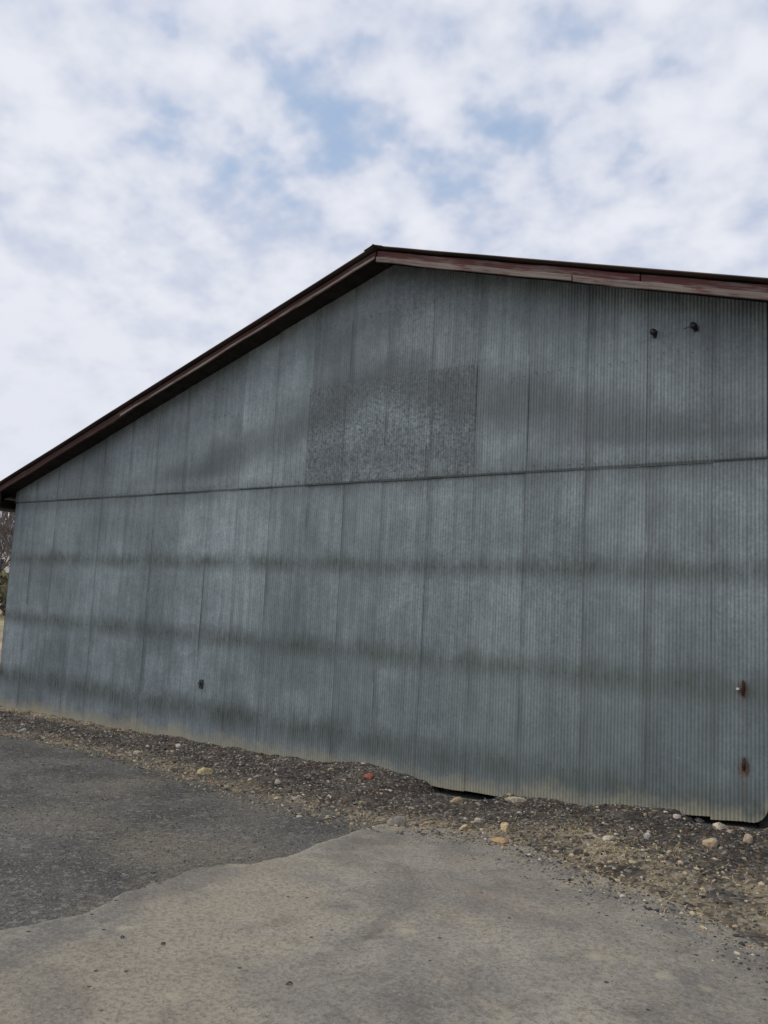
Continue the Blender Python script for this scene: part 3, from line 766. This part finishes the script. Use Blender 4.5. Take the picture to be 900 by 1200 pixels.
pass
n2_ = 2600; x2 = -3.6+3.6*rng.random(n2_); y2 = verge_edge(x2)-.05+.18*rng.standard_normal(n2_)-.25*rng.random(n2_)**3
n3_ = 1100; x3 = rng.uniform(-7, -3.5, n3_); y3 = rng.uniform(-4.5, -1.5, n3_); k3 = np.abs(pave_sd(x3, y3)) < .10; x3, y3 = x3[k3], y3[k3]
x2 = np.append(x2, x3); y2 = np.append(y2, y3)
chips('edge_gravel', np.stack([x2, y2, surf_all(x2, y2)], 1), .003+.008*rng.random(len(x2))**2.5, pal_v[rng.integers(0, len(pal_v), len(x2))], 'loose gravel spilled over the broken rim of the pavement')
chips('pavement_grit', np.stack([xx, yy, pave_z(xx, yy)+.0005], 1), .0018+.0035*rng.random(n)**3, pal_v[rng.integers(0, len(pal_v), n)], 'scattered grit lying on the worn pavement')

# dry straw and dead grass at the edges of the verge
mt_straw, t, b = material('dry_straw'); b.inputs['Base Color'].default_value = (.40, .32, .18, 1); b.inputs['Roughness'].default_value = .9
V, F = [], []
for i in range(1500):
    if i < 900: xx = random.uniform(-12, -1.2); yy = float(verge_edge(xx))+random.gauss(.02, .16)
    else: xx = random.gauss(-2.3, .7); yy = float(verge_edge(xx))+random.gauss(.7, .35)
    zz = float(surf_all(xx, yy)); a = random.uniform(0, 6.28); L = random.uniform(.02, .09); k = random.uniform(0, .35)
    d = Vector((math.cos(a), math.sin(a), k))*L; s_ = Vector((-math.sin(a), math.cos(a), 0))*.0018; o_ = Vector((xx, yy, zz+.004)); n0 = len(V)
    V += [o_-s_, o_+s_, o_+d*.6+s_+Vector((0, 0, .006)), o_+d*.6-s_+Vector((0, 0, .006)), o_+d]
    F += [(n0, n0+1, n0+2, n0+3), (n0+3, n0+2, n0+4)]
tag(mesh_obj('dry_straw', V, F, mt_straw), 'bits of dry straw along the dusty edge of the gravel strip', 'dry grass', kind='stuff')

# ------------------------------------------------------------------ far left: field edge, bare trees, farmhouse
mt_bark, t, b = material('grey_bark'); t.set(b.inputs['Base Color'], dusty(t, t.pos(), (.06, .05, .042), (.15, .13, .11), 3, .35, .65)); b.inputs['Roughness'].default_value = .95
mt_twig, t, b = material('bare_twigs'); t.set(b.inputs['Base Color'], dusty(t, t.pos(), (.09, .07, .06), (.17, .14, .125), 1, .35, .65)); b.inputs['Roughness'].default_value = .95
def tree_meshes(seed, H):
    rr = random.Random(seed); TV, TF, CV, CF = [], [], [], []
    def tube(V, F, a, b_, r0, r1, k=5):
        d = (b_-a).normalized(); s = d.orthogonal().normalized(); q = d.cross(s); n0 = len(V)
        for p_, r_ in ((a, r0), (b_, r1)):
            for i in range(k): V.append(p_+s*r_*math.cos(2*math.pi*i/k)+q*r_*math.sin(2*math.pi*i/k))
        for i in range(k): F.append((n0+i, n0+(i+1) % k, n0+k+(i+1) % k, n0+k+i))
    def grow(a, d, L, r, lev):
        b_ = a+d*L
        if lev <= 1: tube(TV, TF, a, b_, r, r*.72, 7)
        else: tube(CV, CF, a, b_, r, r*.6, 4 if lev < 4 else 3)
        if lev >= 6: return
        nb = 2 if lev == 0 else rr.choice((2, 3, 3))
        for i in range(nb+(lev > 2)):
            nd = (d+Vector((rr.gauss(0, .45), rr.gauss(0, .45), rr.gauss(.12, .3)))).normalized()
            grow(b_ if i < 2 else a+d*L*rr.uniform(.4, .9), nd, L*rr.uniform(.62, .85), r*.62, lev+1)
    grow(Vector((0, 0, -.2)), Vector((rr.gauss(0, .06), rr.gauss(0, .06), 1)).normalized(), H*.24, H*.022, 0)
    return TV, TF, CV, CF
def polar(az, d): return d*math.sin(R(az)), -7.25+d*math.cos(R(az))
labels = ['bare grey tree just beyond the far left corner of the barn', 'bare brown tree second from the barn corner', 'tall bare tree in front of the white farmhouse',
          'slender bare tree at the far left field edge', 'bare tree on the slope to the right of the farmhouse', 'leaning bare tree at the end of the field hedge', 'bare tree highest up the brown slope']
for i, (az, d, H) in enumerate(((-61.6, 58, 8.2), (-63.0, 66, 8.6), (-65.5, 60, 9.0), (-68.5, 55, 8.0), (-60.3, 75, 8.4), (-72, 62, 8.5), (-62.3, 95, 8.5))):
    xx, yy = polar(az, d)
    te = empty('bare_tree', (xx, yy, float(g(xx, yy)+hill_h(xx, yy))-.1)); tag(te, labels[i], 'tree', 'bare trees beyond the barn')
    TV, TF, CV, CF = tree_meshes(50+i, H)
    mesh_obj('trunk', TV, TF, mt_bark, te); mesh_obj('crown', CV, CF, mt_twig, te)
# hedge of scrub at the field edge
mt_scrub, t, b = material('winter_scrub'); t.set(b.inputs['Base Color'], dusty(t, t.pos(), (.055, .05, .03), (.13, .12, .06), .6, .4, .6)); b.inputs['Roughness'].default_value = .95
V, F = [], []
for i in range(9000):
    az = random.uniform(-82, -52); d = random.uniform(50, 62); xx, yy = polar(az, d)
    hh = (1.0+1.5*float(vnoise(az*.5, 0, 3)))*random.random()**.8
    zz = float(g(xx, yy))+hh; L = random.uniform(.15, .5); a = random.uniform(0, 6.28)
    d1 = Vector((math.cos(a)*.5, math.sin(a)*.5, random.uniform(.2, 1)))*L; d2 = Vector((-math.sin(a), math.cos(a), random.uniform(-.3, .3)))*L*.35
    n0 = len(V); o_ = Vector((xx, yy, zz)); V += [o_, o_+d1+d2, o_+d1*1.3, o_+d1*.6-d2]; F.append((n0, n0+1, n0+2, n0+3))
tag(mesh_obj('scrub', V, F, mt_scrub), 'low olive and brown winter scrub along the far edge of the field', 'scrub', kind='stuff')
# woods on the slope behind, one mass
V, F = [], []
for i in range(26000):
    az = random.uniform(-88, -48); d = random.uniform(95, 175); xx, yy = polar(az, d)
    zz = float(g(xx, yy)+hill_h(xx, yy))+random.random()**.7*6.5; L = random.uniform(.5, 1.8)
    d1 = Vector((random.gauss(0, .4), random.gauss(0, .4), 1))*L; d2 = Vector((random.gauss(0, 1), random.gauss(0, 1), .2))*.07
    n0 = len(V); o_ = Vector((xx, yy, zz)); V += [o_-d2, o_+d2, o_+d1+d2*.5, o_+d1-d2*.5]; F.append((n0, n0+1, n0+2, n0+3))
tag(mesh_obj('distant_woods', V, F, mt_twig), 'leafless brown woods covering the slope far behind the field', 'woods', kind='stuff')
# farmhouse
hx, hy = polar(-63.9, 84); hz = float(g(hx, hy)+hill_h(hx, hy))+1.8
house = empty('farmhouse', (hx, hy, hz), R(60)); tag(house, 'small white farmhouse with dark roof among bare trees on the slope', 'house')
mt_hw, t, b = material('white_siding'); b.inputs['Base Color'].default_value = (.72, .72, .70, 1)
mt_hr, t, b = material('dark_shingle'); b.inputs['Base Color'].default_value = (.08, .08, .085, 1)
mt_gl, t, b = material('window_glass'); b.inputs['Base Color'].default_value = (.02, .025, .03, 1); b.inputs['Roughness'].default_value = .1
V, F = box(-4, 4, -3, 3, -3, 3.0); mesh_obj('wall', V, F, mt_hw, house)
V, F = prism([(-4.3, -3.4, 2.95), (-4.3, 3.4, 2.95), (-4.3, 0, 4.6)], (8.6, 0, 0)); rf = mesh_obj('roof', V, F, mt_hr, house)
V, F = box(1, 1.6, -.3, .3, 4.0, 5.3); mesh_obj('chimney', V, F, mt_hr, rf)
for xx in (-2.5, 0, 2.5):
    V, F = box(xx-.5, xx+.5, -3.06, -2.98, .9, 2.3); wd = mesh_obj('window', V, F, mt_hw, house)
    V, F = box(xx-.42, xx+.42, -3.075, -3.062, .98, 2.22); mesh_obj('pane', V, F, mt_gl, wd)
V, F = box(-1.6, -.8, -3.06, -2.98, -.3, 1.9); mesh_obj('door', V, F, mt_hr, house)
